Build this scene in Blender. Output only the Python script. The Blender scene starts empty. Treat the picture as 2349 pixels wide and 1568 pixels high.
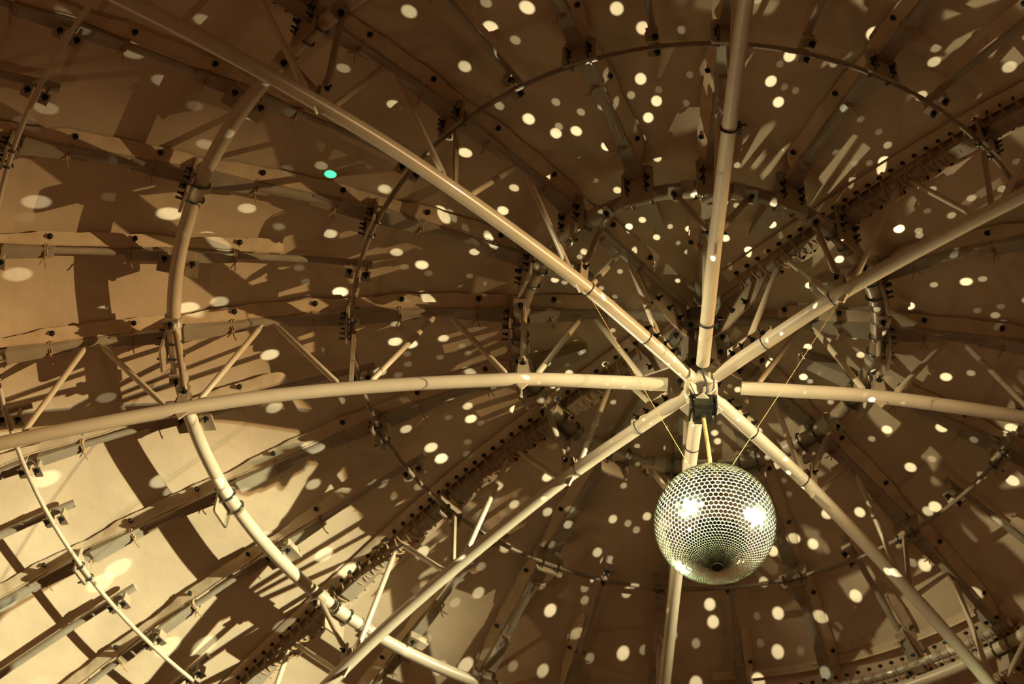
import bpy, math, random
import numpy as np
from mathutils import Matrix, Vector

random.seed(7)
SC = 1.3                      # metres per design unit
ZB = 12.75                    # height of the dome datum above the floor
W, H = 2349, 1568
FPX = 4491.07                 # focal length in pixels of the 2349 px wide frame
CR = np.array([[0.998765, -0.045812, 0.019214], [-0.023365, -0.774514, -0.632126], [0.04384, 0.630896, -0.774628]])
CC = np.array([-0.82964, -6.88211, -8.56014])


def w(p):                     # design units -> metres
    return Vector((p[0] * SC, p[1] * SC, p[2] * SC + ZB))


scene = bpy.context.scene
col = scene.collection
# ------------------------------------------------------------------ camera
cam_d = bpy.data.cameras.new('camera')
cam_d.sensor_width = 36.0
cam_d.lens = 36.0 * FPX / W
cam_d.clip_end = 200
cam_d.dof.use_dof = True
cam_d.dof.focus_distance = 13.2
cam_d.dof.aperture_fstop = 1.4
cam = bpy.data.objects.new('camera', cam_d)
col.objects.link(cam)
m4 = Matrix([list(CR[i]) + [0] for i in range(3)] + [[0, 0, 0, 1]])
m4.translation = w(CC)
cam.matrix_world = m4
scene.camera = cam
# ------------------------------------------------------------------ view / world
scene.view_settings.view_transform = 'Standard'
scene.view_settings.look = 'None'
scene.view_settings.gamma = 1.0
scene.view_settings.use_curve_mapping = False
scene.view_settings.exposure = 0.0
scene.cycles.use_denoising = True
scene.cycles.max_bounces = 4
scene.cycles.use_adaptive_sampling = True
scene.cycles.adaptive_threshold = 0.03
scene.cycles.sample_clamp_indirect = 4.0
wd = bpy.data.worlds.new('hall_air')
wd.use_nodes = True
scene.world = wd
bg = wd.node_tree.nodes['Background']
bg.inputs[0].default_value = (1.0, 0.43, 0.18, 1)
bg.inputs[1].default_value = 0.17

BALL = np.array([0.0386, -0.0049, -1.4938])
BR = 0.3035


def spot(name, pos, target, power, color, deg, blend, radius):
    d = bpy.data.lights.new(name, 'SPOT')
    d.energy = power
    d.color = color
    d.spot_size = math.radians(deg)
    d.spot_blend = blend
    d.shadow_soft_size = radius
    o = bpy.data.objects.new(name, d)
    col.objects.link(o)
    o.location = w(pos)
    v = w(target) - w(pos)
    o.rotation_euler = v.to_track_quat('-Z', 'Y').to_euler()
    return o


# three stage spots round the rim, trained through the mirror ball, plus an added one
WARM = (1.0, 0.80, 0.50)
key = spot('stage_spot_right', (5.6, -2.5, -1.88), (-4.6, 1.85, -1.25), 7800, (1.0, 0.66, 0.31), 44, 1.0, 0.02)
key.scale = (1.0, 0.66, 1.0)      # oval stage beam, wider than high
key2 = spot('added_pale_spot', (5.62, -2.56, -1.86), (-4.7, 3.0, -0.95), 13000, (0.90, 1.0, 0.72), 28, 1.0, 0.02)  # added pale lamp beside the right spot, brightening the lower-left canvas
key2.scale = (1.0, 0.75, 1.0)
spot('stage_spot_near', (-3.8, -3.2, -1.75), (2.6, 2.2, -0.6), 750, (1.0, 0.78, 0.46), 27, 0.6, 0.02)
spot('stage_spot_far', (-2.0, 4.4, -1.75), (1.3, -2.3, -0.5), 700, (1.0, 0.78, 0.46), 27, 0.6, 0.02)
spot('hub_spot_near', (-3.75, -3.2, -1.72), (0.1, 0.1, -0.50), 1400, (1.0, 0.90, 0.56), 21, 1.0, 0.03)
spot('hub_spot_far', (-1.9, 4.2, -1.70), (0.0, -0.05, -0.50), 1250, (1.0, 0.90, 0.56), 21, 1.0, 0.03)
# three narrow pin spots trained on the mirror ball
PIN = (0.86, 1.0, 0.58)
spot('pin_spot_right', (4.4, -0.6, -0.95), BALL, 10500, PIN, 9.5, 0.3, 0.30)
spot('pin_spot_near', (-3.6, -3.1, -1.75), BALL, 12000, PIN, 9.5, 0.3, 0.30)
spot('pin_spot_far', (-1.7, 4.0, -1.45), BALL, 10500, PIN, 9.5, 0.3, 0.30)


def fill_light(name, pos, target, power, color, size):
    d = bpy.data.lights.new(name, 'AREA')
    d.shape = 'DISK'
    d.size = size
    d.energy = power
    d.color = color
    o = bpy.data.objects.new(name, d)
    col.objects.link(o)
    o.location = w(pos)
    o.rotation_euler = (w(target) - w(pos)).to_track_quat('-Z', 'Y').to_euler()
    return o


fill_light('added_fill_a', (-5.0, -2.5, -6.0), (0, 0, 0), 20, (1.0, 0.50, 0.22), 0.5)  # added pair of warm fill lamps, lifting the ambient light on the dome
fill_light('added_fill_b', (4.5, 4.0, -6.0), (0, 0, 0), 20, (1.0, 0.50, 0.22), 0.5)


# ------------------------------------------------------------------ profiles
def prof(xs, ys):
    xs = np.array(xs, float)
    ys = np.array(ys, float)
    m = np.gradient(ys, xs)

    def f(x):
        x = np.clip(np.asarray(x, float), xs[0], xs[-1])
        i = np.clip(np.searchsorted(xs, x, side='right') - 1, 0, len(xs) - 2)
        h = xs[i + 1] - xs[i]
        t = (x - xs[i]) / h
        return ((2 * t**3 - 3 * t**2 + 1) * ys[i] + (t**3 - 2 * t**2 + t) * h * m[i]
                + (-2 * t**3 + 3 * t**2) * ys[i + 1] + (t**3 - t**2) * h * m[i + 1])
    return f


R1, R2, R3, R4 = 1.0, 1.934, 2.883, 3.805
RZ = prof([0, 1, 1.934, 2.883, 3.805, 4.75, 5.7, 6.6], [.03, 0, -.094, -.325, -.601, -1.0, -1.5, -2.1])
def ribz(r): return RZ(r) + 0.135
def memz(r): return RZ(r) + 0.195
INZ = prof([0, .5, .95, 1.3, 1.9, 2.35, 2.75, 3.2, 3.7, 4.3, 5.0], [-.43, -.435, -.45, -.495, -.6, -.705, -.83, -.995, -1.2, -1.48, -1.85])
DA = [.0164, -.0278, .0005, .0033, -.0223, .0175, -.0389, -.023, 0, -.0123, .0246, .0256, .0493, .0256, -.0063, -.0318]


def ang(j):                   # world angle of rib number j (sixteenths of a turn)
    j = j % 16
    i = int(math.floor(j + 1e-9))
    f = j - i
    d = DA[i % 16] * (1 - f) + DA[(i + 1) % 16] * f
    return math.pi + 2 * math.pi * (j + d) / 16


def pol(j, r, z, t=0.0):      # t: sideways offset
    a = ang(j)
    return np.array([r * math.cos(a) - t * math.sin(a), r * math.sin(a) + t * math.cos(a), z])


def pix(X):
    q = CR.T @ (np.array(X, float) - CC)
    if q[2] > -0.1:
        return None
    return W / 2 + FPX * q[0] / -q[2], H / 2 - FPX * q[1] / -q[2]


def seen(X, mar=60):
    p = pix(X)
    return p is not None and -mar < p[0] < W + mar and -mar < p[1] < H + mar


# ------------------------------------------------------------------ materials
def nodes_mat(name):
    m = bpy.data.materials.new(name)
    m.use_nodes = True
    return m, m.node_tree, m.node_tree.nodes['Principled BSDF']


def mat(name, c1, c2=None, rough=0.4, metal=0.0, coat=0.0, scale=8.0, bump=0.0, det=6, spec=0.5):
    m, nt, b = nodes_mat(name)
    c2 = c2 or tuple(x * 0.8 for x in c1)
    tc = nt.nodes.new('ShaderNodeTexCoord')
    nz = nt.nodes.new('ShaderNodeTexNoise')
    nz.inputs['Scale'].default_value = scale
    nz.inputs['Detail'].default_value = det
    nt.links.new(tc.outputs['Object'], nz.inputs['Vector'])
    rp = nt.nodes.new('ShaderNodeValToRGB')
    rp.color_ramp.elements[0].position = 0.35
    rp.color_ramp.elements[0].color = (*c2, 1)
    rp.color_ramp.elements[1].position = 0.65
    rp.color_ramp.elements[1].color = (*c1, 1)
    nt.links.new(nz.outputs['Fac'], rp.inputs['Fac'])
    nt.links.new(rp.outputs['Color'], b.inputs['Base Color'])
    b.inputs['Roughness'].default_value = rough
    b.inputs['Metallic'].default_value = metal
    b.inputs['Coat Weight'].default_value = coat
    b.inputs['Specular IOR Level'].default_value = spec
    if bump:
        bp = nt.nodes.new('ShaderNodeBump')
        bp.inputs['Strength'].default_value = bump
        bp.inputs['Distance'].default_value = 0.02
        nt.links.new(nz.outputs['Fac'], bp.inputs['Height'])
        nt.links.new(bp.outputs['Normal'], b.inputs['Normal'])
    return m


M = {}
M['paint'] = mat('cream_gloss_paint', (.60, .52, .38), (.54, .465, .335), 0.32, coat=0.3, scale=5)
M['steel'] = mat('grey_painted_steel', (.40, .35, .26), (.33, .285, .21), 0.38, coat=0.15, scale=6)
M['ring_shade'] = mat('shade_darkened_steel', (.27, .21, .14), (.21, .16, .105), 0.35, coat=0.2, scale=6)  # cream-grey ring paint darkened to stand for the shade under the dome
M['plate'] = mat('dull_plate_steel', (.38, .30, .20), (.32, .25, .17), 0.5, scale=10)
M['bolt'] = mat('black_bolt_steel', (.03, .035, .03), None, 0.35, metal=0.6, scale=30)
M['zinc'] = mat('zinc_clamp_steel', (.22, .24, .20), (.12, .13, .11), 0.25, metal=0.9, scale=30)
M['cord'] = mat('tan_cord', (.50, .33, .17), (.40, .26, .13), 0.8, scale=60)
M['hem'] = mat('hem_canvas', (.68, .54, .36), (.58, .46, .30), 0.85, scale=9, bump=0.3)
M['rod'] = mat('golden_rope', (.62, .42, .15), (.35, .22, .07), 0.5, scale=70)
M['cable'] = mat('black_cable', (.015, .015, .013), None, 0.5)
M['box'] = mat('dark_motor_casing', (.05, .045, .03), (.025, .023, .016), 0.3, metal=0.5, scale=9)
M['floor'] = mat('dark_hall_floor', (.012, .012, .010), (.008, .008, .007), 0.6, scale=1)
M['shell'] = mat('white_ball_shell', (.84, .86, .74), (.80, .82, .70), 0.38, coat=0.5, scale=30)
M['mirror'] = mat('ball_mirror', (.82, .85, .70), (.70, .74, .58), 0.13, metal=1.0, scale=3)
M['post'] = mat('dark_post_steel', (.16, .125, .085), (.12, .095, .065), 0.45, scale=6)

# membrane: pale canvas, soft cloudy stains and fine weave
m, nt, b = nodes_mat('tent_canvas')
tc = nt.nodes.new('ShaderNodeTexCoord')
n1 = nt.nodes.new('ShaderNodeTexNoise'); n1.inputs['Scale'].default_value = 0.9; n1.inputs['Detail'].default_value = 8
n1.inputs['Distortion'].default_value = 0.8
n2 = nt.nodes.new('ShaderNodeTexNoise'); n2.inputs['Scale'].default_value = 3.5; n2.inputs['Detail'].default_value = 10
for n in (n1, n2):
    nt.links.new(tc.outputs['Object'], n.inputs['Vector'])
r1 = nt.nodes.new('ShaderNodeValToRGB')
r1.color_ramp.elements[0].position = 0.3; r1.color_ramp.elements[0].color = (.60, .475, .32, 1)
r1.color_ramp.elements[1].position = 0.68; r1.color_ramp.elements[1].color = (.76, .62, .43, 1)
nt.links.new(n1.outputs['Fac'], r1.inputs['Fac'])
nt.links.new(r1.outputs['Color'], b.inputs['Base Color'])
b.inputs['Roughness'].default_value = 0.85
b.inputs['Specular IOR Level'].default_value = 0.2
bp = nt.nodes.new('ShaderNodeBump'); bp.inputs['Strength'].default_value = 0.25; bp.inputs['Distance'].default_value = 0.04
nt.links.new(n2.outputs['Fac'], bp.inputs['Height'])
nt.links.new(bp.outputs['Normal'], b.inputs['Normal'])
M['canvas'] = m


# ------------------------------------------------------------------ mesh builder (design units; scaled at build)
class MB:
    def __init__(s):
        s.v = []; s.f = []; s.n = 0; s.sm = []

    def add(s, v, f, smooth=True):
        s.v += [tuple(map(float, p)) for p in v]
        s.f += [tuple(i + s.n for i in q) for q in f]
        s.sm += [smooth] * len(f)
        s.n += len(v)

    def tube(s, pts, r, sides=12, cap=True, closed=False):
        pts = [np.array(p, float) for p in pts]
        n = len(pts)
        rs = r if hasattr(r, '__len__') else [r] * n
        tg = []
        for i in range(n):
            if closed:
                d = pts[(i + 1) % n] - pts[i - 1]
            else:
                d = pts[min(i + 1, n - 1)] - pts[max(i - 1, 0)]
            tg.append(d / (np.linalg.norm(d) + 1e-12))
        up = np.array([0, 0, 1.0]) if abs(tg[0][2]) < 0.9 else np.array([1.0, 0, 0])
        u = np.cross(tg[0], up); u /= np.linalg.norm(u)
        v = []
        for i in range(n):
            u = u - tg[i] * (u @ tg[i]); u /= np.linalg.norm(u) + 1e-12
            q = np.cross(tg[i], u)
            for k in range(sides):
                a = 2 * math.pi * k / sides
                v.append(pts[i] + rs[i] * (u * math.cos(a) + q * math.sin(a)))
        f = []
        m_ = n if closed else n - 1
        for i in range(m_):
            for k in range(sides):
                a0 = i * sides + k; a1 = i * sides + (k + 1) % sides
                b0 = ((i + 1) % n) * sides + k; b1 = ((i + 1) % n) * sides + (k + 1) % sides
                f.append((a0, a1, b1, b0))
        s.add(v, f)
        if cap and not closed:
            s.add(v[:sides], [tuple(range(sides))[::-1]], False)
            s.add(v[-sides:], [tuple(range(sides))], False)
        return s

    def box(s, c, ax, ay, az, h):       # centre, axes, half sizes
        c = np.array(c, float)
        A = [np.array(a, float) / np.linalg.norm(a) * k for a, k in zip((ax, ay, az), h)]
        v = [c + A[0] * i + A[1] * j + A[2] * k for i in (-1, 1) for j in (-1, 1) for k in (-1, 1)]
        f = [(0, 1, 3, 2), (4, 6, 7, 5), (0, 4, 5, 1), (2, 3, 7, 6), (0, 2, 6, 4), (1, 5, 7, 3)]
        s.add(v, f, False)
        return s

    def prism(s, poly, off):            # planar outline (3D points) given a thickness vector
        off = np.array(off, float)
        n = len(poly)
        v = [np.array(p, float) - off / 2 for p in poly] + [np.array(p, float) + off / 2 for p in poly]
        f = [tuple(range(n))[::-1], tuple(range(n, 2 * n))] + [(i, (i + 1) % n, n + (i + 1) % n, n + i) for i in range(n)]
        s.add(v, f, False)
        return s

    def ball(s, c, r, n=8):
        v = []; f = []
        c = np.array(c, float)
        for i in range(n // 2 + 1):
            th = math.pi * i / (n // 2)
            for k in range(n):
                a = 2 * math.pi * k / n
                v.append(c + r * np.array([math.sin(th) * math.cos(a), math.sin(th) * math.sin(a), math.cos(th)]))
        for i in range(n // 2):
            for k in range(n):
                f.append((i * n + k, (i + 1) * n + k, (i + 1) * n + (k + 1) % n, i * n + (k + 1) % n))
        s.add(v, f)
        return s

    def mesh(s, name, m_):
        me = bpy.data.meshes.new(name)
        me.from_pydata([(a * SC, b_ * SC, c * SC) for a, b_, c in s.v], [], s.f)
        me.polygons.foreach_set('use_smooth', s.sm)
        me.materials.append(m_)
        me.update()
        return me


def obj(name, me, parent=None, loc=(0, 0, 0), rot=None):
    """loc in design units, local to the parent when there is one"""
    o = bpy.data.objects.new(name, me)
    col.objects.link(o)
    if parent is not None:
        o.parent = parent
        o.location = (loc[0] * SC, loc[1] * SC, loc[2] * SC)
    else:
        o.location = w(loc)
    if rot is not None:
        o.rotation_euler = rot
    return o


def tag(o, label, cat, group=None, kind=None):
    if label: o['label'] = label
    if cat: o['category'] = cat
    if group: o['group'] = group
    if kind: o['kind'] = kind
    return o


def thing(name, label, cat, loc=(0, 0, 0), rz=0.0, group=None):
    o = bpy.data.objects.new(name, None)
    col.objects.link(o)
    o.location = w(loc)
    o.rotation_euler = (0, 0, rz)
    o.empty_display_size = 0.1
    return tag(o, label, cat, group)


# ------------------------------------------------------------------ the setting
mb = MB()
nr, na = 66, 256
rr = np.linspace(0, 6.4, nr + 1)[1:]
v = [(0, 0, float(memz(0)))]
sag = lambda r, a: -0.018 * min(1, r / 2) * math.sin((a - math.pi) * 8)**2
for r in rr:
    for k in range(na):
        a = 2 * math.pi * k / na
        v.append((r * math.cos(a), r * math.sin(a), float(memz(r)) + 0.012 - sag(r, a)))
f = [(0, 1 + k, 1 + (k + 1) % na) for k in range(na)]
for i in range(nr - 1):
    for k in range(na):
        f.append((1 + i * na + k, 1 + (i + 1) * na + k, 1 + (i + 1) * na + (k + 1) % na, 1 + i * na + (k + 1) % na))
mb.add(v, f)
c = obj('ceiling', mb.mesh('ceiling', M['canvas']))
c.data['note'] = ''
tag(c, 'tan canvas dome stretched over the radial steel ribs', None, kind='structure')
del c.data['note']
sol = c.modifiers.new('thickness', 'SOLIDIFY'); sol.thickness = 0.004; sol.offset = 1

mb = MB()
n = 64
for z0, flip in ((0.0, False), (-0.05, True)):
    vs = [(11.5 * math.cos(2 * math.pi * k / n), 11.5 * math.sin(2 * math.pi * k / n), z0) for k in range(n)]
    mb.add(vs, [tuple(range(n))[::-1] if flip else tuple(range(n))], False)
tag(obj('floor', mb.mesh('floor', M['floor']), loc=(0, 0, -ZB / SC)), 'dark hall floor far below the dome', None, kind='structure')


# ------------------------------------------------------------------ small shared meshes
def hexbolt():
    m_ = MB()
    m_.tube([(0, 0, 0), (0, 0, .014)], .011, 6)
    m_.tube([(0, 0, .012), (0, 0, .034)], .006, 8)
    m_.tube([(0, 0, -.002), (0, 0, .004)], .016, 12)
    return m_.mesh('bolt', M['bolt'])


BOLT = hexbolt()


def ubolt(rad):
    """U round a ring tube that runs along local y, legs towards +x (the plate)"""
    m_ = MB()
    rr_ = rad + .006
    pts = [(.055 + rad, 0, rr_)] + [(-math.sin(t) * rr_, 0, math.cos(t) * rr_) for t in np.linspace(0, math.pi, 14)] + [(.055 + rad, 0, -rr_)]
    m_.tube(pts, .0065, 8)
    return m_.mesh('u_bolt', M['zinc'])


def grommet():
    m_ = MB()
    m_.tube([(.011 * math.cos(a), .011 * math.sin(a), 0) for a in np.linspace(0, 2 * math.pi, 13)[:-1]], .0045, 6, closed=True)
    m_.ball((0, 0, -.004), .0095, 8)
    return m_.mesh('grommet', M['bolt'])


GROM = grommet()
RADS = {1: .044, 2: .0165, 3: .042, 4: .0165}
UB = {k: ubolt(RADS[k]) for k in RADS}
RK = {1: R1, 2: R2, 3: R3, 4: R4}


def node_plate(k):
    """upright plate square to the rib (local x radial, y sideways, z up), origin at the ring crossing"""
    wd_, lo, hi = {1: (.088, -.13, .175), 2: (.088, -.045, .155), 3: (.078, -.14, .175), 4: (.070, -.045, .145)}[k]
    x = RADS[k] + .012
    m_ = MB()
    pts = []
    for cy, cz, a0 in ((wd_, hi, 0), (-wd_, hi, 90), (-wd_, lo, 180), (wd_, lo, 270)):
        sy = 1 if cy > 0 else -1
        sz = 1 if cz == hi else -1
        rc = .015
        for t in (0, 45, 90):
            a = math.radians(a0 + t)
            pts.append((x, cy - sy * rc + rc * math.cos(a), cz - sz * rc + rc * math.sin(a)))
    m_.prism(pts, (.014, 0, 0))
    # the flange of the rib segment bolted against it
    m_.prism([(x + .014, -wd_ * .8, hi), (x + .014, wd_ * .8, hi), (x + .014, wd_ * .8, .085), (x + .014, -wd_ * .8, .085)], (.012, 0, 0))
    return m_.mesh('node_plate', M['plate'])


NP = {k: node_plate(k) for k in RK}


def add_node(parent, k, r0, z0):
    """parent frame: local x radial, origin at (r0, z0)"""
    r = RK[k]
    zc = float(RZ(r))
    p = obj('node_plate', NP[k], parent, (r - r0, 0, zc - z0))
    x = RADS[k] + .012 + .007
    up = {1: .072, 2: .068, 3: .075, 4: .06}[k]
    dn = {1: .0, 2: .028, 3: .0, 4: .022}[k]
    for sy in (-.055, .055):
        for z in (up, dn):
            obj('bolt', BOLT, p, (x, sy, z), (0, math.pi / 2, 0))
    for sy in (-.052, .052):
        obj('u_bolt', UB[k], p, (0, sy, 0))
    return p


def sleeve_mesh(name, rc, half, zf, r0, z0, big=(.044, .062)):
    """tapering gusset box on both sides of a node"""
    m_ = MB()
    for sgn in (-1, 1):
        v_ = []
        st = [(0.03, 1.0), (.12, .86), (.25, .5), (half, .12)]
        for d, s_ in st:
            r = rc + sgn * d
            hy = .030 + (big[0] - .030) * s_
            hz = .030 + (big[1] - .030) * s_
            z = float(zf(r)) + (hz - .03) * .12
            for y_, z_ in ((-hy, -hz * .75), (hy, -hz * .75), (hy * .8, hz), (-hy * .8, hz)):
                v_.append((r - r0, y_, z + z_ - z0))
        f_ = []
        for i in range(len(st) - 1):
            for k in range(4):
                f_.append((i * 4 + k, i * 4 + (k + 1) % 4, (i + 1) * 4 + (k + 1) % 4, (i + 1) * 4 + k))
        f_.append((0, 1, 2, 3)); f_.append((12, 13, 14, 15))
        m_.add(v_, f_, False)
    return m_.mesh(name, M['steel'])


def hem_mesh(side, ra, rb, r0, z0, wide=.056):
    m_ = MB()
    n_ = max(8, int((rb - ra) / .035))
    v_ = []
    rs = np.linspace(ra, rb, n_ + 1)
    for r in rs:
        e = min((r - ra), (rb - r)) / .05
        e = min(1, max(.25, e))
        near = min(abs(r - x) for x in (R1, R2, R3, R4, 4.75))
        pinch = .5 + .5 * min(1, near / .22)
        wob = .0022 * math.sin(r * 23 + side) + .0015 * math.sin(r * 51)
        y0 = .034 + (1 - pinch) * .012 + wob * .5
        y1 = y0 + wide * e * pinch + wob
        zb = float(ribz(r)) + .005 + (1 - pinch) * .03
        v_ += [(r - r0, side * y0, zb - z0), (r - r0, side * (y0 + y1) / 2, zb + .022 - z0 + wob), (r - r0, side * y1, float(memz(r)) - .004 - z0)]
    f_ = []
    for i in range(n_):
        for k in range(2):
            f_.append((i * 3 + k, i * 3 + k + 1, i * 3 + k + 4, i * 3 + k + 3))
    m_.add(v_, f_)
    # turned-under edge gives the hem its thickness
    m_.tube([v_[i * 3] for i in range(n_ + 1)], .005, 6)
    return m_.mesh('fabric_hem', M['hem'])


def tie_mesh(side, kind):
    rnd = random.Random(kind)
    m_ = MB()
    loop = []
    for t in np.linspace(-.15, 1.25, 13):
        a = math.pi * t
        loop.append((.004 * math.sin(a * 3), side * math.cos(a) * .037, -math.sin(a) * .037))
    m_.tube([(0, side * .072, .03)] + loop, .0042, 6)
    m_.tube([(.010, side * .072, .03)] + [(p[0] + .012, p[1] * 1.02, p[2] * 1.02) for p in loop], .0042, 6)
    for k in range(2):
        d = (rnd.uniform(-.03, .03), side * rnd.uniform(-.05, .0) - side * .02, -rnd.uniform(.02, .05))
        s0 = (.006, -side * .02, -.036)
        m_.tube([s0, (s0[0] + d[0] * .5, s0[1] + d[1] * .4, s0[2] + d[2] * .7), (s0[0] + d[0], s0[1] + d[1], s0[2] + d[2])], .0035, 6)
    m_.ball((.006, -side * .015, -.04), .009, 6)
    return m_.mesh('tie_cord', M['cord'])


TIES = {(s, k): tie_mesh(s, k) for s in (1, -1) for k in range(3)}


def add_ties(parent, j, side, ra, rb, r0, z0, hem=True):
    edges = [.33, R1, R2, R3, R4, 4.75, 5.6]
    for e0, e1 in zip(edges[:-1], edges[1:]):
        for fr in (.26, .72):
            r = e0 + (e1 - e0) * (fr + .03 * math.sin(r0 * 7 + e0 * 5 + j))
            if r < ra + .03 or r > rb - .03:
                continue
            if not seen(pol(j, r, float(ribz(r))), 30):
                continue
            z = float(ribz(r))
            obj('tie_cord', TIES[(side, int(r * 31 + j * 3) % 3)], parent, (r - r0, 0, z - z0))
            if hem:
                obj('grommet', GROM, parent, (r - r0, side * .074, z + .028 - z0), (side * .5, 0, 0))


def rib_tube(ra, rb, rad, r0, z0, name='rib_tube', step=.09, m_='steel'):
    n_ = int((rb - ra) / step) + 1
    m = MB()
    m.tube([(r - r0, 0, float(ribz(r)) - z0) for r in np.linspace(ra, rb, n_)], rad, 14)
    return m.mesh(name, M[m_])


def out_r(j, r_from, zf=ribz):
    """how far out the rib still shows, plus a little"""
    last = None
    for r in np.arange(r_from, 6.2, .1):
        if seen(pol(j, r, float(zf(r))), 250):
            last = r
    return None if last is None else min(6.2, last + .3)


def side_of(j):
    j = j % 16
    return -1 if 3.75 <= j <= 12.25 else 1


# ------------------------------------------------------------------ lacing along a seam
def lacing(parent, j, ra, rb, r0, z0, hemw=.05):
    """cord zigzag under the tube between two rows of grommets"""
    step = .076
    n_ = int((rb - ra) / step)
    pts = []
    m_ = MB()
    ng = 0
    for i in range(n_):
        r = ra + i * step
        rr_ = r + step * .5
        zt = float(ribz(r))
        pu = (r - r0, .082, zt + .03 - z0)
        pd = (rr_ - r0, -.082, zt + .03 - z0)
        jit = .012 * math.sin(i * 2.4)
        for (a, b_) in ((pu, pd), (pd, (r + step - r0, .082, float(ribz(r + step)) + .03 - z0))):
            for t in np.linspace(0, 1, 8)[:-1]:
                y = a[1] + (b_[1] - a[1]) * t
                x = a[0] + (b_[0] - a[0]) * t + jit * math.sin(math.pi * t)
                z = a[2] + (b_[2] - a[2]) * t - .072 * math.sin(math.pi * t)**.6
                pts.append((x, y, z))
        for q in (pu, pd):
            ww = q
            if ng < 98 and seen(pol(j, q[0] + r0, q[2] + z0), 20):
                obj('grommet', GROM, parent, ww, (0.5 if q[1] > 0 else -0.5, 0, 0))
                ng += 1
    m_.tube(pts, .0045, 5)
    obj('lacing_cord', m_.mesh('lacing_cord', M['cord']), parent)
    for s in (1, -1):
        h = MB()
        v_ = []
        rs = np.linspace(ra - .03, rb, int((rb - ra) / .06))
        for r in rs:
            zt = float(ribz(r)) - z0
            v_ += [(r - r0, s * .062, zt + .03), (r - r0, s * .10, zt + .032), (r - r0, s * .125, float(memz(r)) - .003 - z0)]
        h.add(v_, [(i * 3 + k, i * 3 + k + 1, i * 3 + k + 4, i * 3 + k + 3) for i in range(len(rs) - 1) for k in range(2)])
        h.tube([v_[i * 3] for i in range(len(rs))], .005, 6)
        obj('fabric_hem', h.mesh('fabric_hem', M['hem']), parent)


# ------------------------------------------------------------------ trusses (j even)
LOWER_PAINT = M['paint']
TR = {0: ('left-hand', 'running level to the left edge'), 2: ('upper-left', 'climbing to the top edge left of centre'),
      4: ('top', 'rising almost upright to the top edge'), 6: ('upper-right', 'rising to the right edge'),
      8: ('right-hand', 'running level to the right edge'), 10: ('lower-right', 'falling to the bottom right corner'),
      12: ('bottom', 'dropping behind the mirror ball to the bottom edge'), 14: ('lower-left', 'falling to the bottom edge left of centre')}
NODES_L = [(1, .97), (2, 1.87), (3, 2.76), (4, 3.62)]
UPPERS = [.62, 1.44, 2.40, 3.33, 4.2]


def flat_strap(m_, a, b_, wid, nrm, th=.006):
    a = np.array(a, float); b_ = np.array(b_, float)
    d = b_ - a; L = np.linalg.norm(d); d /= L
    s = np.cross(d, nrm); s /= np.linalg.norm(s)
    nn = np.cross(s, d)
    m_.box((a + b_) / 2, d, s, nn, (L / 2, wid, th))


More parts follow.
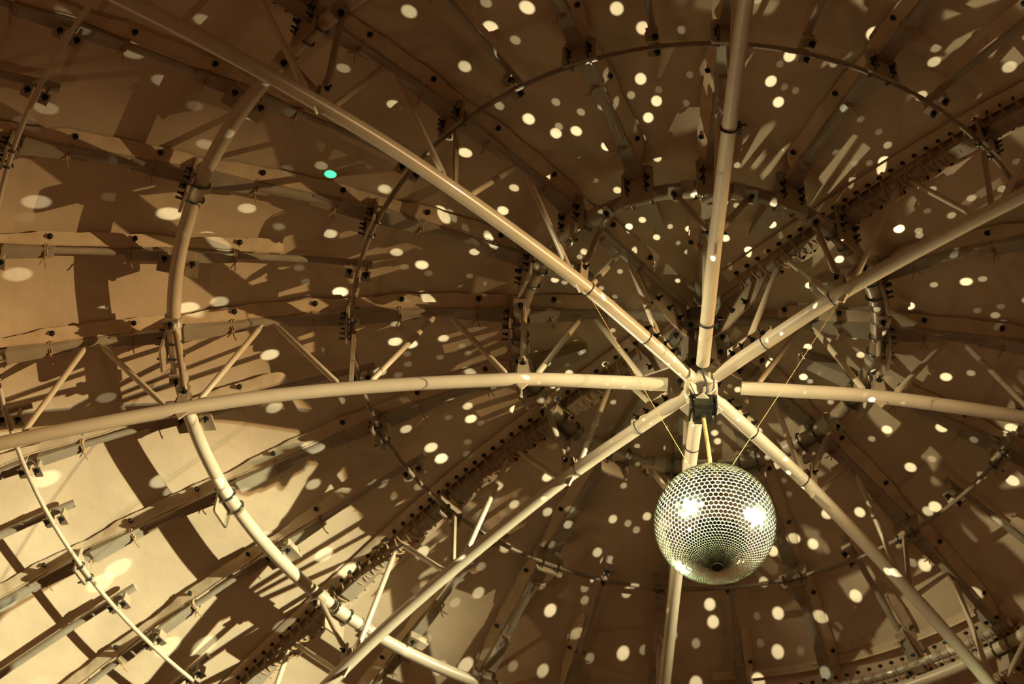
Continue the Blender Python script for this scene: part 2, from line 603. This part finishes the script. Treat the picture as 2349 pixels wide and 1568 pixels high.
for j in range(0, 16, 2):
    word, go = TR[j]
    ro = out_r(j, .5) or 3.5
    rin = {0: .18, 8: .22, 4: .16}.get(j, .075)
    r0, z0 = rin, float(INZ(rin))
    T = thing('roof_truss', 'curved steel truss %s, %s one of eight' % (go, word), 'truss',
              pol(j, r0, z0), ang(j), 'steel trusses meeting at the hub')
    roi = (out_r(j, .5, INZ) or 3.5) + .2
    roi = min(roi, 5.0)
    # lower chord: pale tube
    mlow = MB()
    rs = [rin] + list(np.arange(.3, roi, .09)) + [roi]
    mlow.tube([(r - r0, 0, float(INZ(r)) - z0) for r in rs], .0375, 20)
    lc = obj('lower_chord', mlow.mesh('lower_chord', M['paint']), T)
    lc['label'] = 'pale cream lower tube'
    # joint bands on the lower chord
    for rb_ in ((.45, .905) if j not in (0, 8, 4) else ((.44, 1.75) if j == 4 else ())):
        z = float(INZ(rb_))
        bm = MB()
        bm.tube([(rb_ - r0, .0395 * math.cos(a), z - z0 + .0395 * math.sin(a)) for a in np.linspace(0, 2 * math.pi, 25)[:-1]], .0032 if j != 4 else .007, 6, closed=True)
        if j == 4:
            bm.box((rb_ - r0 - .01, .052, z - z0 + .02), (1, 0, 0), (0, 1, 0), (0, 0, 1), (.02, .008, .03))
            bm.tube([(rb_ - r0, .05, z - z0 + .03), (rb_ - r0 - .01, .085, z - z0 + .05)], .006, 6)
        bo = obj('band_clamp', bm.mesh('band_clamp', M['cable']), T)
        bo['label'] = 'thin black band'
    # upper chord
    uc = rib_tube(.12, ro, .031, r0, z0, 'upper_chord')
    obj('upper_chord', uc, T)
    gs = [obj('gusset', sleeve_mesh('gusset', RK[k], .36, ribz, r0, z0), T) for k in (1, 2, 3, 4) if RK[k] < ro]
    for k in (1, 2, 3, 4):
        if RK[k] < ro and seen(pol(j, RK[k], float(RZ(RK[k]))), 60):
            add_node(T, k, r0, z0)
    # web braces
    for ru, (ka, la), (kb, lb) in ((UPPERS[0], (0, .30), NODES_L[0]), (UPPERS[1], NODES_L[0], NODES_L[1]),
                                   (UPPERS[2], NODES_L[1], NODES_L[2]), (UPPERS[3], NODES_L[2], NODES_L[3]), (UPPERS[4], NODES_L[3], (5, 4.5))):
        for rl, s in ((la + (.07 if ka else 0), -1), (lb - .07, 1)):
            a = np.array((ru + s * .03 - r0, 0, float(ribz(ru)) - .02 - z0))
            b_ = np.array((rl - r0, 0, float(INZ(rl)) + .02 - z0))
            if not (seen(pol(j, a[0] + r0, a[2] + z0), 100) or seen(pol(j, rl, b_[2] + z0), 100)):
                continue
            wb = MB()
            wb.tube([a, a + (b_ - a) * .04, a + (b_ - a) * .08, a + (b_ - a) * .93, a + (b_ - a) * .965, b_], [.006, .008, .0165, .0165, .008, .006], 12)
            obj('web_brace', wb.mesh('web_brace', M['paint']), T)
    # V shaped straps from the ring tube down to a lug on the lower chord
    for k, rl in NODES_L:
        if k in (2, 4):
            if seen(pol(j, RK[k], float(RZ(RK[k]))), 60):
                hm = MB()
                rk = RK[k]
                hm.box((rk - r0 - .03, 0, (float(RZ(rk)) + float(INZ(rl))) / 2 - z0), (0, 1, 0), (rl - rk + .03, 0, float(INZ(rl)) - float(RZ(rk))), (1, 0, .1), (.010, abs(float(INZ(rl)) - float(RZ(rk))) / 2 - .02, .012))
                obj('hanger', hm.mesh('hanger', M['plate']), T)
            continue
        rk = RK[k]
        if not seen(pol(j, rk, float(RZ(rk))), 80):
            continue
        for s in (-1, 1):
            hm = MB()
            top = (rk - r0 - .02, s * .19, float(RZ(rk)) - .045 - z0)
            knee = (rl - r0, s * .03, float(INZ(rl)) + .12 - z0)
            hm.tube([top, tuple(np.array(top) * .9 + np.array(knee) * .1), tuple(np.array(top) * .1 + np.array(knee) * .9), knee], [.007, .017, .017, .012], 10)
            flat_strap(hm, (knee[0], knee[1], knee[2] + .03), (rl - r0, s * .022, float(INZ(rl)) + .02 - z0), .028, (0, 1, 0), .005)
            # eye lug on the ring
            hm.box((rk - r0, s * .20, float(RZ(rk)) - .05 - z0), (1, 0, 0), (0, 1, 0), (0, 0, 1), (.040, .036, .006))
            hm.box((rk - r0 - .02, s * .19, float(RZ(rk)) - .062 - z0), (1, 0, 0), (0, 1, 0), (0, 0, 1), (.006, .02, .03))
            hg = obj('hanger_strut', hm.mesh('hanger_strut', M['plate']), T)
            obj('bolt', BOLT, hg, (rk - r0, s * .205, float(RZ(rk)) - .058 - z0), (math.pi, 0, 0))
            obj('bolt', BOLT, hg, (rl - r0, s * .03, float(INZ(rl)) + .10 - z0), (-s * math.pi / 2, 0, 0))
        lg = MB()
        zl = float(INZ(rl)) - z0
        lg.prism([(rl - r0 - .05, 0, zl + .02), (rl - r0 + .05, 0, zl + .02), (rl - r0 + .03, 0, zl + .13), (rl - r0 - .03, 0, zl + .13)], (0, .014, 0))
        lg.prism([(rl - r0 - .045, 0, zl - .02), (rl - r0 + .045, 0, zl - .02), (rl - r0 + .0, 0, zl - .085)], (0, .012, 0))
        obj('lug_plate', lg.mesh('lug_plate', M['plate']), T)
    # gusset plate where the lower chord nears the hub
    if j in (2, 6, 10, 14):
        gp = MB()
        ra_, rb_ = (.20, .50) if j != 4 else (.24, .48)
        zt = float(INZ(.35)) - z0
        gp.prism([(ra_ - r0, 0, zt + .03), (rb_ - r0, 0, zt + .03), (rb_ - r0, 0, zt + .10), (rb_ - .07 - r0, 0, zt + .14), (ra_ - r0, 0, zt + .14)], (0, .012, 0))
        g = obj('gusset_plate', gp.mesh('gusset_plate', M['paint']), T)
        for q in range(4):
            for s in (-1, 1):
                obj('bolt', BOLT, g, (ra_ + .04 + q * .07 - r0, s * .006, zt + .075), (-s * math.pi / 2, 0, 0))
        gp = MB()
        gp.prism([(.10 - r0, 0, .17 - z0), (.55 - r0, 0, .17 - z0), (.42 - r0, 0, -.02 - z0), (.22 - r0, 0, -.10 - z0), (.10 - r0, 0, -.10 - z0)], (0, .012, 0))
        g = obj('gusset_plate', gp.mesh('gusset_plate', M['plate']), T)
        for q in range(3):
            for s in (-1, 1):
                obj('bolt', BOLT, g, (.17 + q * .09 - r0, s * .006, .0 - z0), (-s * math.pi / 2, 0, 0))
    # canvas edge: laced seam or tied hem
    side = side_of(j)
    if j in (6, 14):
        lacing(T, j, .32, ro, r0, z0)
    elif j in (2, 10):
        obj('fabric_hem', hem_mesh(side, .42, R3 - .06, r0, z0), T)
        add_ties(T, j, side, .42, R3 - .06, r0, z0)
        lacing(T, j, R3 + .09, max(ro, R3 + .4), r0, z0)
    else:
        obj('fabric_hem', hem_mesh(side, .45, ro - .1, r0, z0), T)
        add_ties(T, j, side, .45, ro, r0, z0)

# ------------------------------------------------------------------ ribs between the trusses
NAMES = {0: 'left-hand', 2: 'upper-left', 4: 'top', 6: 'upper-right', 8: 'right-hand', 10: 'lower-right', 12: 'bottom', 14: 'lower-left'}


def between(j):
    a = int(j // 2 * 2) % 16
    return NAMES[a], NAMES[(a + 2) % 16]


for j in range(1, 16, 2):
    ro = out_r(j, .9)
    r0 = R1 - .07
    z0 = float(ribz(r0))
    a, b_ = between(j)
    T = thing('dome_rib', 'dark steel rib under the canvas, midway between the %s and %s trusses' % (a, b_), 'rib',
              pol(j, r0, z0), ang(j), 'full ribs midway between trusses')
    ro = ro or 2.5
    obj('rib_tube', rib_tube(r0, ro, .031, r0, z0), T)
    for k in (1, 2, 3, 4):
        if RK[k] < ro:
            obj('gusset', sleeve_mesh('gusset', RK[k], .36 if k > 1 else .065 if False else .34, ribz, r0, z0), T)
            if seen(pol(j, RK[k], float(RZ(RK[k]))), 60):
                add_node(T, k, r0, z0)
    side = side_of(j)
    obj('fabric_hem', hem_mesh(side, 1.13, ro - .1, r0, z0), T)
    add_ties(T, j, side, 1.1, ro, r0, z0)

CLIP = MB()
CLIP.box((0, 0, .035), (1, 0, 0), (0, 1, 0), (0, 0, 1), (.012, .058, .034))
CLIP.box((0, 0, .002), (1, 0, 0), (0, 1, 0), (0, 0, 1), (.035, .058, .005))
CLIPM = CLIP.mesh('bracket', M['plate'])
CS = MB()
CS.box((0, 0, .04), (1, 0, 0), (0, 1, 0), (0, 0, 1), (.008, .030, .038))
CS.box((0, 0, .002), (1, 0, 0), (0, 1, 0), (0, 0, 1), (.024, .034, .004))
CLIPS = CS.mesh('bracket', M['plate'])


def add_clip(T, j, k, r0, z0):
    r = RK[k]
    if seen(pol(j, r, float(RZ(r))), 40):
        for d in (-.075, .075):
            if k in (1, 3) or True:
                p = obj('bracket', CLIPM if k == 3 else CLIPS, T, (r + (d if k == 3 else d * .6) - r0, 0, float(RZ(r)) + .03 - z0))
                obj('bolt', BOLT, p, (0, .035 if k == 3 else .016, -.002), (math.pi, 0, 0))


# half ribs (start at the second ring)
for q in range(16):
    j = q + .5
    ro = out_r(j, R2)
    if ro is None:
        continue
    r0 = R2 - .07
    z0 = float(ribz(r0))
    lo, hi = int(j - .5), int(j + .5) % 16
    tr = NAMES[lo % 16] if lo % 2 == 0 else NAMES[hi]
    a, b_ = between(j)
    other = b_ if tr == a else a
    T = thing('half_rib', 'slim rib from the second ring, beside the %s truss, towards the %s one' % (tr, other), 'rib',
              pol(j, r0, z0), ang(j), 'slim ribs from the second ring outwards')
    obj('rib_tube', rib_tube(r0, ro, .020, r0, z0), T)
    side = side_of(j)
    if ro > R2 + .8:
        obj('fabric_hem', hem_mesh(side, R2 + .42, ro - .1, r0, z0, .05), T)
        add_ties(T, j, side, R2 + .4, ro, r0, z0)
    for k in (2, 3, 4):
        if RK[k] < ro:
            add_clip(T, j, k, r0, z0)
            if k > 2:
                obj('gusset', sleeve_mesh('gusset', RK[k], .28, ribz, r0, z0, (.034, .045)), T)

# quarter ribs (start at the outermost thin ring)
for q in range(32):
    j = q * .5 + .25
    ro = out_r(j, R4)
    if ro is None or not seen(pol(j, R4 + .1, float(ribz(R4 + .1))), 40):
        continue
    r0 = R4 - .09
    z0 = float(ribz(r0))
    near = round(j)
    if near % 2 == 0:
        nm = '%s truss' % NAMES[near % 16]
    else:
        a, b_ = between(near)
        nm = 'rib between %s and %s trusses' % (a, b_)
    ud = 'above' if j > near else 'below'
    T = thing('outer_rib', 'short outer rib at left edge, just %s the %s' % (ud, nm), 'rib', pol(j, r0, z0), ang(j),
              'short ribs beyond the outermost ring')
    obj('rib_tube', rib_tube(r0, ro, .024, r0, z0), T)
    add_clip(T, j, 4, r0, z0)

# ------------------------------------------------------------------ rings
RL = {1: 'thick innermost ring tube clamped under the ribs round the mirror ball hub',
      2: 'thin second ring tube running between the two thick rings',
      3: 'thick third ring tube sweeping down the left side of the picture',
      4: 'thin outermost ring tube curving at the far left edge'}
for k in (1, 2, 3, 4):
    T = thing('ring_tube', RL[k], 'ring', (0, 0, float(RZ(RK[k]))))
    m_ = MB()
    n_ = 192
    m_.tube([(RK[k] * math.cos(t), RK[k] * math.sin(t), 0) for t in np.linspace(0, 2 * math.pi, n_ + 1)[:-1]], RADS[k] - .003, 18, closed=True)
    obj('tube', m_.mesh('tube', M['paint'] if k > 2 else M['ring_shade']), T)
    if k in (1, 3):
        for j in range(0, 16, 2 if k == 1 else 2):
            for dj in (.34, -.34) if k == 1 else (.17, -.17):
                jj = j + dj
                if not seen(pol(jj, RK[k], float(RZ(RK[k]))), 40):
                    continue
                s = MB()
                a0 = ang(jj)
                da = .035 / RK[k]
                s.tube([(RK[k] * math.cos(t), RK[k] * math.sin(t), 0) for t in (a0 - da, a0 - da / 3, a0 + da / 3, a0 + da)], RADS[k] + .005, 18)
                obj('joint_sleeve', s.mesh('joint_sleeve', M['steel']), T)

# laced seam along the third ring, bottom right
T = thing('laced_seam', 'laced canvas seam along the thick ring in the bottom right corner', 'seam', pol(10.5, R3 - .10, float(RZ(R3)) + .09))
ctr = pol(10.5, R3 - .10, float(RZ(R3)) + .09)
m_ = MB(); h1 = MB(); h2 = MB()
pts = []; e1 = []; e2 = []
gcount = 0
for i, jj in enumerate(np.arange(9.9, 11.7, .034)):
    hi_, lo_ = R3 + .03, R3 - .14
    a = pol(jj, (hi_, lo_)[i % 2], float(RZ(R3)) + .095) - ctr
    b2 = pol(jj + .017, R3 - .055, float(RZ(R3)) + .02) - ctr
    pts += [a, b2]
    e1.append(pol(jj, lo_ + .015, float(memz(lo_)) - .02) - ctr); e2.append(pol(jj, lo_ - .03, float(memz(lo_ - .03)) - .002) - ctr)
    if gcount < 60 and seen(a + ctr, 10):
        obj('grommet', GROM, T, a); gcount += 1
m_.tube(pts, .0045, 5)
obj('lacing_cord', m_.mesh('lacing_cord', M['cord']), T)
n_ = len(e1)
h1.add(e1 + e2, [(i, i + 1, n_ + i + 1, n_ + i) for i in range(n_ - 1)])
h1.tube(e1, .006, 6)
obj('fabric_hem', h1.mesh('fabric_hem', M['hem']), T)
h2.tube([pol(jj, R3 - .06, float(RZ(R3)) + .085) - ctr for jj in np.arange(9.9, 11.7, .1)], .03, 12)
obj('edge_tube', h2.mesh('edge_tube', M['steel']), T)

# ------------------------------------------------------------------ hub
T = thing('hub_ring', 'short cream collar where the pale truss tubes meet above the motor box', 'hub', (0, 0, -.47))
m_ = MB()
n_ = 40
ro_, ri_, hh = .092, .066, .035
v_ = []
for k in range(n_):
    a = 2 * math.pi * k / n_
    for (r, z) in ((ro_, -hh), (ro_, hh), (ri_, hh), (ri_, -hh)):
        v_.append((r * math.cos(a), r * math.sin(a), z + .03))
m_.add(v_, [(k * 4 + i, ((k + 1) % n_) * 4 + i, ((k + 1) % n_) * 4 + (i + 1) % 4, k * 4 + (i + 1) % 4) for k in range(n_) for i in range(4)])
obj('collar', m_.mesh('collar', M['paint']), T)
for i, a in enumerate((math.pi / 4, 3 * math.pi / 4, 5 * math.pi / 4, 7 * math.pi / 4)):
    m_ = MB()
    c_, s_ = math.cos(a), math.sin(a)
    m_.prism([(.02 * c_, .02 * s_, .02), (.10 * c_, .10 * s_, .02), (.10 * c_, .10 * s_, -.06), (.02 * c_, .02 * s_, -.10)], (-.008 * s_, .008 * c_, 0))
    obj('bracket', m_.mesh('bracket', M['paint']), T)
m_ = MB()
m_.box((0, .02, -.13), (1, 1, 0), (-1, 1, 0), (0, 0, 1), (.082, .082, .005))
obj('mounting_plate', m_.mesh('mounting_plate', M['paint']), T)

T = thing('motor_box', 'dark metal motor box under the hub, turning the mirror ball', 'motor', (0.006, 0, -.62))
m_ = MB()
m_.box((0, 0, .005), (1, 0, 0), (0, 1, 0), (0, 0, 1), (.050, .062, .042))
m_.box((0, .012, -.045), (1, 0, 0), (0, 1, 0), (0, 0, 1), (.044, .044, .014))
obj('casing', m_.mesh('casing', M['box']), T)
m_ = MB()
m_.box((0, 0, .052), (1, 0, 0), (0, 1, 0), (0, 0, 1), (.072, .056, .006))
m_.box((-.068, 0, .005), (1, 0, 0), (0, 1, 0), (0, 0, 1), (.005, .056, .045))
m_.box((.068, 0, .005), (1, 0, 0), (0, 1, 0), (0, 0, 1), (.005, .056, .045))
fl = obj('frame', m_.mesh('frame', M['box']), T)
for x in (-.06, .06):
    for y in (-.045, .045):
        obj('bolt', BOLT, T, (x, y, .046), (math.pi, 0, 0))
m_ = MB()
m_.tube([(0, 0, -.055), (0, 0, -.08)], .016, 14)
obj('shaft', m_.mesh('shaft', M['zinc']), T)

top = BALL + np.array([0, 0, BR])
m_ = MB()
a = np.array((.006, 0, -.69)); b_ = top + np.array((0, 0, .01))
m_.tube([a - a, (b_ - a) * .33, (b_ - a) * .66, b_ - a], .0085, 10)
m_.tube([(.006, 0, 0), (b_ - a) * .5 + np.array((.007, 0, 0)), b_ - a + np.array((.004, 0, 0))], .006, 8)
tag(obj('hanging_rope', m_.mesh('hanging_rope', M['rod']), loc=a), 'golden rope hanging the mirror ball from the motor box', 'rope')
m_ = MB()
ct = [(-.005, -.16, -.45), (.0, -.13, -.48), (.022, -.10, -.53), (.026, -.075, -.56), (.008, -.05, -.572)]
m_.tube([np.array(p) - np.array(ct[0]) for p in ct], .0065, 8)
tag(obj('power_cable', m_.mesh('power_cable', M['cable']), loc=ct[0]), 'short black cable dropping from the hub to the motor box', 'cable')

for j, rj, dx, lab in ((2, .905, -.075, 'thin steel wire slanting from the upper-left truss down to the mirror ball'),
                       (6, .96, .045, 'thin steel wire slanting from the upper-right truss down to the mirror ball')):
    a = pol(j, rj, float(INZ(rj)) - .04)
    b_ = top + np.array((dx, 0, .01 - abs(dx) * .12))
    m_ = MB()
    m_.tube([a - a, (b_ - a) * .5 - np.array((0, 0, .006)), b_ - a], .0018, 6)
    d = (b_ - a) / np.linalg.norm(b_ - a)
    m_.tube([b_ - a - d * .045, b_ - a - d * .03, b_ - a], [.003, .006, .0055], 8)
    m_.ball((b_ - a) * .28, .006, 6)
    tag(obj('guy_wire', m_.mesh('guy_wire', M['rod']), loc=a), lab, 'wire')

# king post and its round flanges above the hub
T = thing('king_post', 'dark round post with disc flanges above the hub', 'post', (0, 0, -.36))
m_ = MB()
m_.tube([(0, 0, 0), (0, 0, .50)], .10, 32)
obj('post', m_.mesh('post', M['post']), T)
for z, r in ((.02, .13), (.30, .17)):
    m_ = MB()
    m_.tube([(0, 0, z), (0, 0, z + .012)], r, 40)
    fo = obj('flange', m_.mesh('flange', M['post']), T)
    for q in range(8):
        a = 2 * math.pi * (q + .5) / 8
        obj('bolt', BOLT, fo, (.115 * math.cos(a) if z < .1 else .14 * math.cos(a), (.115 if z < .1 else .14) * math.sin(a), z), (math.pi, 0, 0))

# ------------------------------------------------------------------ mirror ball
T = thing('mirror_ball', 'big white mirror ball covered in small round mirrors, hanging below the hub', 'mirror ball', BALL)
m_ = MB()
nu, nv = 96, 48
v_ = []; f_ = []
for i in range(nv + 1):
    th = math.pi * i / nv
    for k in range(nu):
        a = 2 * math.pi * k / nu
        v_.append((BR * math.sin(th) * math.cos(a), BR * math.sin(th) * math.sin(a), BR * math.cos(th)))
for i in range(nv):
    for k in range(nu):
        f_.append((i * nu + k, (i + 1) * nu + k, (i + 1) * nu + (k + 1) % nu, i * nu + (k + 1) % nu))
m_.add(v_, f_)
obj('shell', m_.mesh('shell', M['shell']), T)['label'] = 'white shell between the mirrors'
NC = 72
cap_pts = []
rows = []
phi = 0.0
while phi < math.radians(85):
    rows.append(phi)
    phi += math.cos(phi) * (2 * math.pi / NC) * .9
rows = [-x for x in rows[:0:-1]] + rows
V = []; F = []
rg = random.Random(3)
K = 12
for ir, phi in enumerate(rows):
    for k in range(NC):
        lam = 2 * math.pi * (k + .5 * (ir % 2)) / NC
        nrm = np.array([math.cos(phi) * math.cos(lam), math.cos(phi) * math.sin(lam), math.sin(phi)])
        rad = BR * math.cos(phi) * (2 * math.pi / NC) * .5 * .90
        u = np.array([-math.sin(lam), math.cos(lam), 0])
        q = np.cross(nrm, u)
        tx, ty = rg.gauss(0, .035), rg.gauss(0, .035)
        c_ = nrm * (BR + .0012)
        b0 = len(V)
        for i in range(K):
            a = 2 * math.pi * i / K
            ca, sa = math.cos(a) * rad, math.sin(a) * rad
            V.append(c_ + u * ca + q * sa + nrm * (tx * ca + ty * sa + rad * .05))
        for i in range(K):
            a = 2 * math.pi * i / K
            ca, sa = math.cos(a) * rad, math.sin(a) * rad
            V.append(c_ + u * ca + q * sa - nrm * .004)
        F.append(tuple(range(b0, b0 + K)))
        for i in range(K):
            F.append((b0 + i, b0 + K + i, b0 + K + (i + 1) % K, b0 + (i + 1) % K))
m_ = MB()
m_.add(V, F, False)
mo = obj('mirror_tiles', m_.mesh('mirror_tiles', M['mirror']), T)
mo['label'] = 'small round mirrors'
mo['kind'] = 'stuff'
m_ = MB()
m_.tube([(0, 0, BR - .01), (0, 0, BR + .006)], .05, 24)
m_.tube([(0, 0, BR + .006), (0, 0, BR + .03)], .015, 12)
m2 = MB()
m2.tube([(0, 0, -BR - .003), (0, 0, -BR + .01)], .029, 24)
obj('dark_reflection_cap', m2.mesh('dark_reflection_cap', M['box']), T)  # added cap, its dark colour stands in for the mirrors' dark reflection
obj('top_cap', m_.mesh('top_cap', M['zinc']), T)

# ------------------------------------------------------------------ beams thrown by the mirrors (lights only)
DOTS = {  # crop origin : dots in that crop's pixels, x y size-class
    (0, 0): '340,45,1 890,330,1 930,385,1 1400,165,1 1130,575,1 1340,735,0 330,740,1 175,820,0 760,1040,3 1690,760,1 1710,800,1 1830,640,0 1400,985,1 620,980,0 1945,1145,0 2175,1125,1 280,1375,2 770,1340,0 1180,1460,3 1690,1420,2 1900,1540,0 2330,480,1 210,1480,0',
    (775, 0): '500,110,2 1045,222,3 1283,73,3 1615,55,3 1885,90,3 2060,235,3 870,475,2 2045,562,3 1300,832,3 1615,908,3 2150,705,3 2095,818,3 1480,925,3 1815,1008,3 873,1050,3 1367,1113,3 1452,1140,2 1780,730,1 2155,1078,2 1888,1300,2 1127,1440,3 690,1423,3 2053,1490,2 1967,1542,2 330,1288,2 975,1548,2 400,733,2 1200,1285,2 760,1440,1 1018,62,1 1210,303,1 1100,735,1 1480,715,1 1855,608,1 1978,655,1 2165,632,0 1645,778,1 2007,835,0 1500,880,1 2052,940,1 1650,1098,1 2180,1020,0 765,950,1 1025,1000,1 780,1310,1 816,1485,0 1790,447,1 1740,1230,0 2240,1535,1 2318,230,0',
    (1549, 0): '550,10,1 765,415,3 640,580,3 690,720,3 722,1053,3 1330,235,3 1740,360,1 1725,455,2 1060,450,1 1640,680,2 2235,475,2 1180,585,1 1130,770,2 1398,1100,3 1320,1205,3 1420,1000,1 1183,1232,1 1720,1290,1 2185,1293,1 1845,1470,1 1680,1445,0 1497,1555,3 330,1380,2 415,1130,1 245,635,2 105,975,2 1975,1358,1 920,1075,1 650,1528,3 90,1550,2 120,1420,0 410,1400,1 825,1560,1 40,230,0 100,535,0 75,715,0 700,470,0 730,625,0 805,640,0 1240,828,0 1360,915,0 835,962,0 1075,1040,0 1200,1125,0 1235,1265,0 552,978,0 510,1020,0 1300,1115,0 985,1475,1 865,1350,0 2285,1110,0',
    (0, 517): '150,340,2 735,525,2 1280,562,3 1490,518,2 1430,95,2 2250,75,2 2300,455,2 2040,300,0 2080,390,0 2090,490,0 750,1165,1 925,1220,1 1845,880,3 1440,1260,2 1870,1235,2 2030,1480,3 1910,30,0 2180,850,0 2300,1185,1',
    (775, 517): '1155,40,3 975,35,2 420,200,2 585,282,3 580,478,3 935,195,2 30,455,3 905,355,0 845,427,0 420,482,0 625,335,0 688,527,0 475,300,0 1070,455,1 1010,400,0 400,668,1 410,795,3 515,812,3 728,770,2 850,820,0 890,868,0 705,897,0 490,877,0 487,942,0 420,1012,0 310,995,2 877,980,2 1000,975,2 970,1050,1 1215,1070,2 680,1145,2 888,1222,2 1205,1243,3 910,1307,3 765,1300,0 975,1335,0 475,1375,2 885,1460,0 650,1500,3 875,1540,0 710,1565,2 1250,820,1 1350,870,2 1365,635,2 1390,520,0 1470,492,0 1570,548,0 1415,322,2 1470,377,2 1535,395,1 1665,188,2 1565,135,2 1635,222,1 1905,322,1 1965,25,2 1980,120,2 2150,92,2 2115,258,2 2240,15,0 2295,130,0 2290,380,1 2228,495,1 2160,400,1 2040,290,1 1870,487,1 1780,435,1 1855,710,1 1860,770,1 1610,790,1 1590,800,1 1665,820,0 1605,868,0 1497,887,0 1477,945,0 1790,918,2 1860,948,0 1565,1000,2 1465,1085,2 1895,1040,1 1980,1065,1 2065,1095,1 2170,1085,1 2140,1095,1 2187,1150,1 1460,1155,1 1860,1195,1 1740,1345,1 1855,1370,0 2230,1365,1 2215,1500,1 2020,1490,1 1380,1420,1 1305,1470,0 2135,1283,1 2170,1295,1 2210,1245,0 1975,1415,0 1890,1495,1 1785,1530,0 2030,720,1 1860,595,1 2230,660,0 1645,1145,0 415,1165,0',
    (1549, 517): '340,95,3 490,172,3 1100,240,3 1497,42,3 1625,55,1 1635,80,1 900,410,3 1410,355,3 1510,360,2 1945,392,3 2050,378,1 1730,412,1 1955,108,1 2015,150,1 1570,550,3 2345,520,1 2025,580,0 2180,555,0 2145,612,1 1840,655,0 1925,702,3 2060,742,0 2255,733,0 1500,842,3 1810,1028,3 1975,1003,1 890,822,3 1025,780,1 845,877,1 640,922,3 890,930,0 1010,940,0 860,1025,3 903,1057,1 1240,880,2 1205,760,1 1195,1070,2 1430,1080,2 990,1140,2 1065,1145,1 595,1135,2 1040,1195,1 1020,1275,1 997,1340,2 825,1322,1 265,1400,2 285,1455,2 245,1520,0 295,1335,0 1415,1380,3 1315,1440,1 1785,1365,3 1845,1330,1 2095,1415,1 2255,1370,3 1030,1480,3 480,1325,2 560,1385,2 670,1500,2 420,1110,2 1225,610,0 980,505,0 945,350,0 1050,300,0 735,740,0 715,45,0 830,45,0 370,270,0 18,383,1 80,190,1 20,128,0 95,35,1 275,480,2 222,738,2 390,555,1 365,1085,0 1200,1185,0 1640,1225,0 620,145,0 95,850,0 410,945,1 515,905,1 35,970,1 2200,660,0',
    (0, 1034): '1110,198,3 1180,265,2 2130,225,2 1500,275,2 810,785,3 690,885,3 340,190,3 1810,580,2 1840,680,2 2200,695,3 2320,810,3 1155,1310,3 1395,1305,3 1910,1180,2 2280,1510,3 290,1560,1',
    (775, 1034): '710,55,3 1030,60,1 1420,178,3 1610,128,2 1090,240,2 1200,360,2 1205,300,0 1055,540,1 1125,420,0 1140,650,2 580,680,3 50,800,3 1420,410,2 1535,390,1 1505,495,2 1385,635,1 1860,458,2 1960,487,1 2085,440,2 2015,530,1 1930,235,1 1755,680,2 1808,740,2 1840,150,1 2115,130,2 1950,40,1 2190,170,1 1740,868,2 1980,910,1 1950,948,2 1670,918,1 1670,1000,1 960,950,2 975,775,1 805,1015,1 1435,1070,3 610,1265,1 975,1380,1 435,1350,3 865,1440,3 695,1455,2 1185,1445,1 1390,1470,2 1595,1238,2 1925,1355,3 2062,1335,1 2245,1232,3 1705,1385,1 870,1530,1 725,880,1 1375,900,1 690,570,0 540,930,0 260,1440,1 500,185,1 450,110,1 1085,330,0 790,232,1 245,205,1 320,225,1 1505,250,1 330,800,1 560,240,1',
    (1549, 1034): '1163,120,2 1575,112,3 1712,58,1 2255,200,3 1740,375,3 1695,405,2 1013,425,3 1235,412,3 1003,347,2 805,588,3 925,625,3 655,672,3 1285,650,2 593,877,2 1207,970,3 233,1028,3 255,1145,3 690,1088,3 985,1122,3 688,1345,3 140,1290,1 548,1105,0 570,1285,0 1620,990,3 1675,768,3 1590,750,1 1955,1370,2 1760,1400,2 2050,970,3 1985,965,2 2225,480,2 140,1560,3 558,1548,3 1035,1530,2 680,100,2 840,1340,0 730,200,0 765,290,0 1015,670,0 950,545,0 2070,375,0 95,105,1 855,870,0 1850,340,1 2045,165,1',
}
CLS = {0: (.22, 1.25), 1: (.75, 1.4), 2: (1.8, 1.7), 3: (3.0, 1.95)}
INNER_Z = lambda r: float(INZ(min(r, 4.9)))


def dot_target(px, py):
    d = CR @ np.array([(px - W / 2) / FPX, -(py - H / 2) / FPX, -1.0])
    lo, hi = 6.0, 16.0
    t = lo
    while t < hi:
        X = CC + t * d
        if X[2] > float(memz(min(6, math.hypot(X[0], X[1])))):
            break
        t += .01
    return X


X = dot_target(761, 402)
d = X - BALL
L = spot('mirror_beam', BALL + d / np.linalg.norm(d) * (BR + .015), X, 1500, (0.05, 1.0, 0.62), 1.3, .5, .002)
nd = 0
for (ox, oy), s in DOTS.items():
    for tok in s.split():
        x, y, k = tok.split(',')
        px, py = ox + int(x) * .34057, oy + int(y) * .34057
        X = dot_target(px, py)
        d = X - BALL
        D = np.linalg.norm(d)
        d /= D
        pw, dg = CLS[int(k)]
        L = spot('mirror_beam', BALL + d * (BR + .015), X, 1.0, (1.0, .96, .68), dg, .6, .002)
        L.data.energy = 62 * pw * (D ** 1.3)
        nd += 1
print('beams', nd)
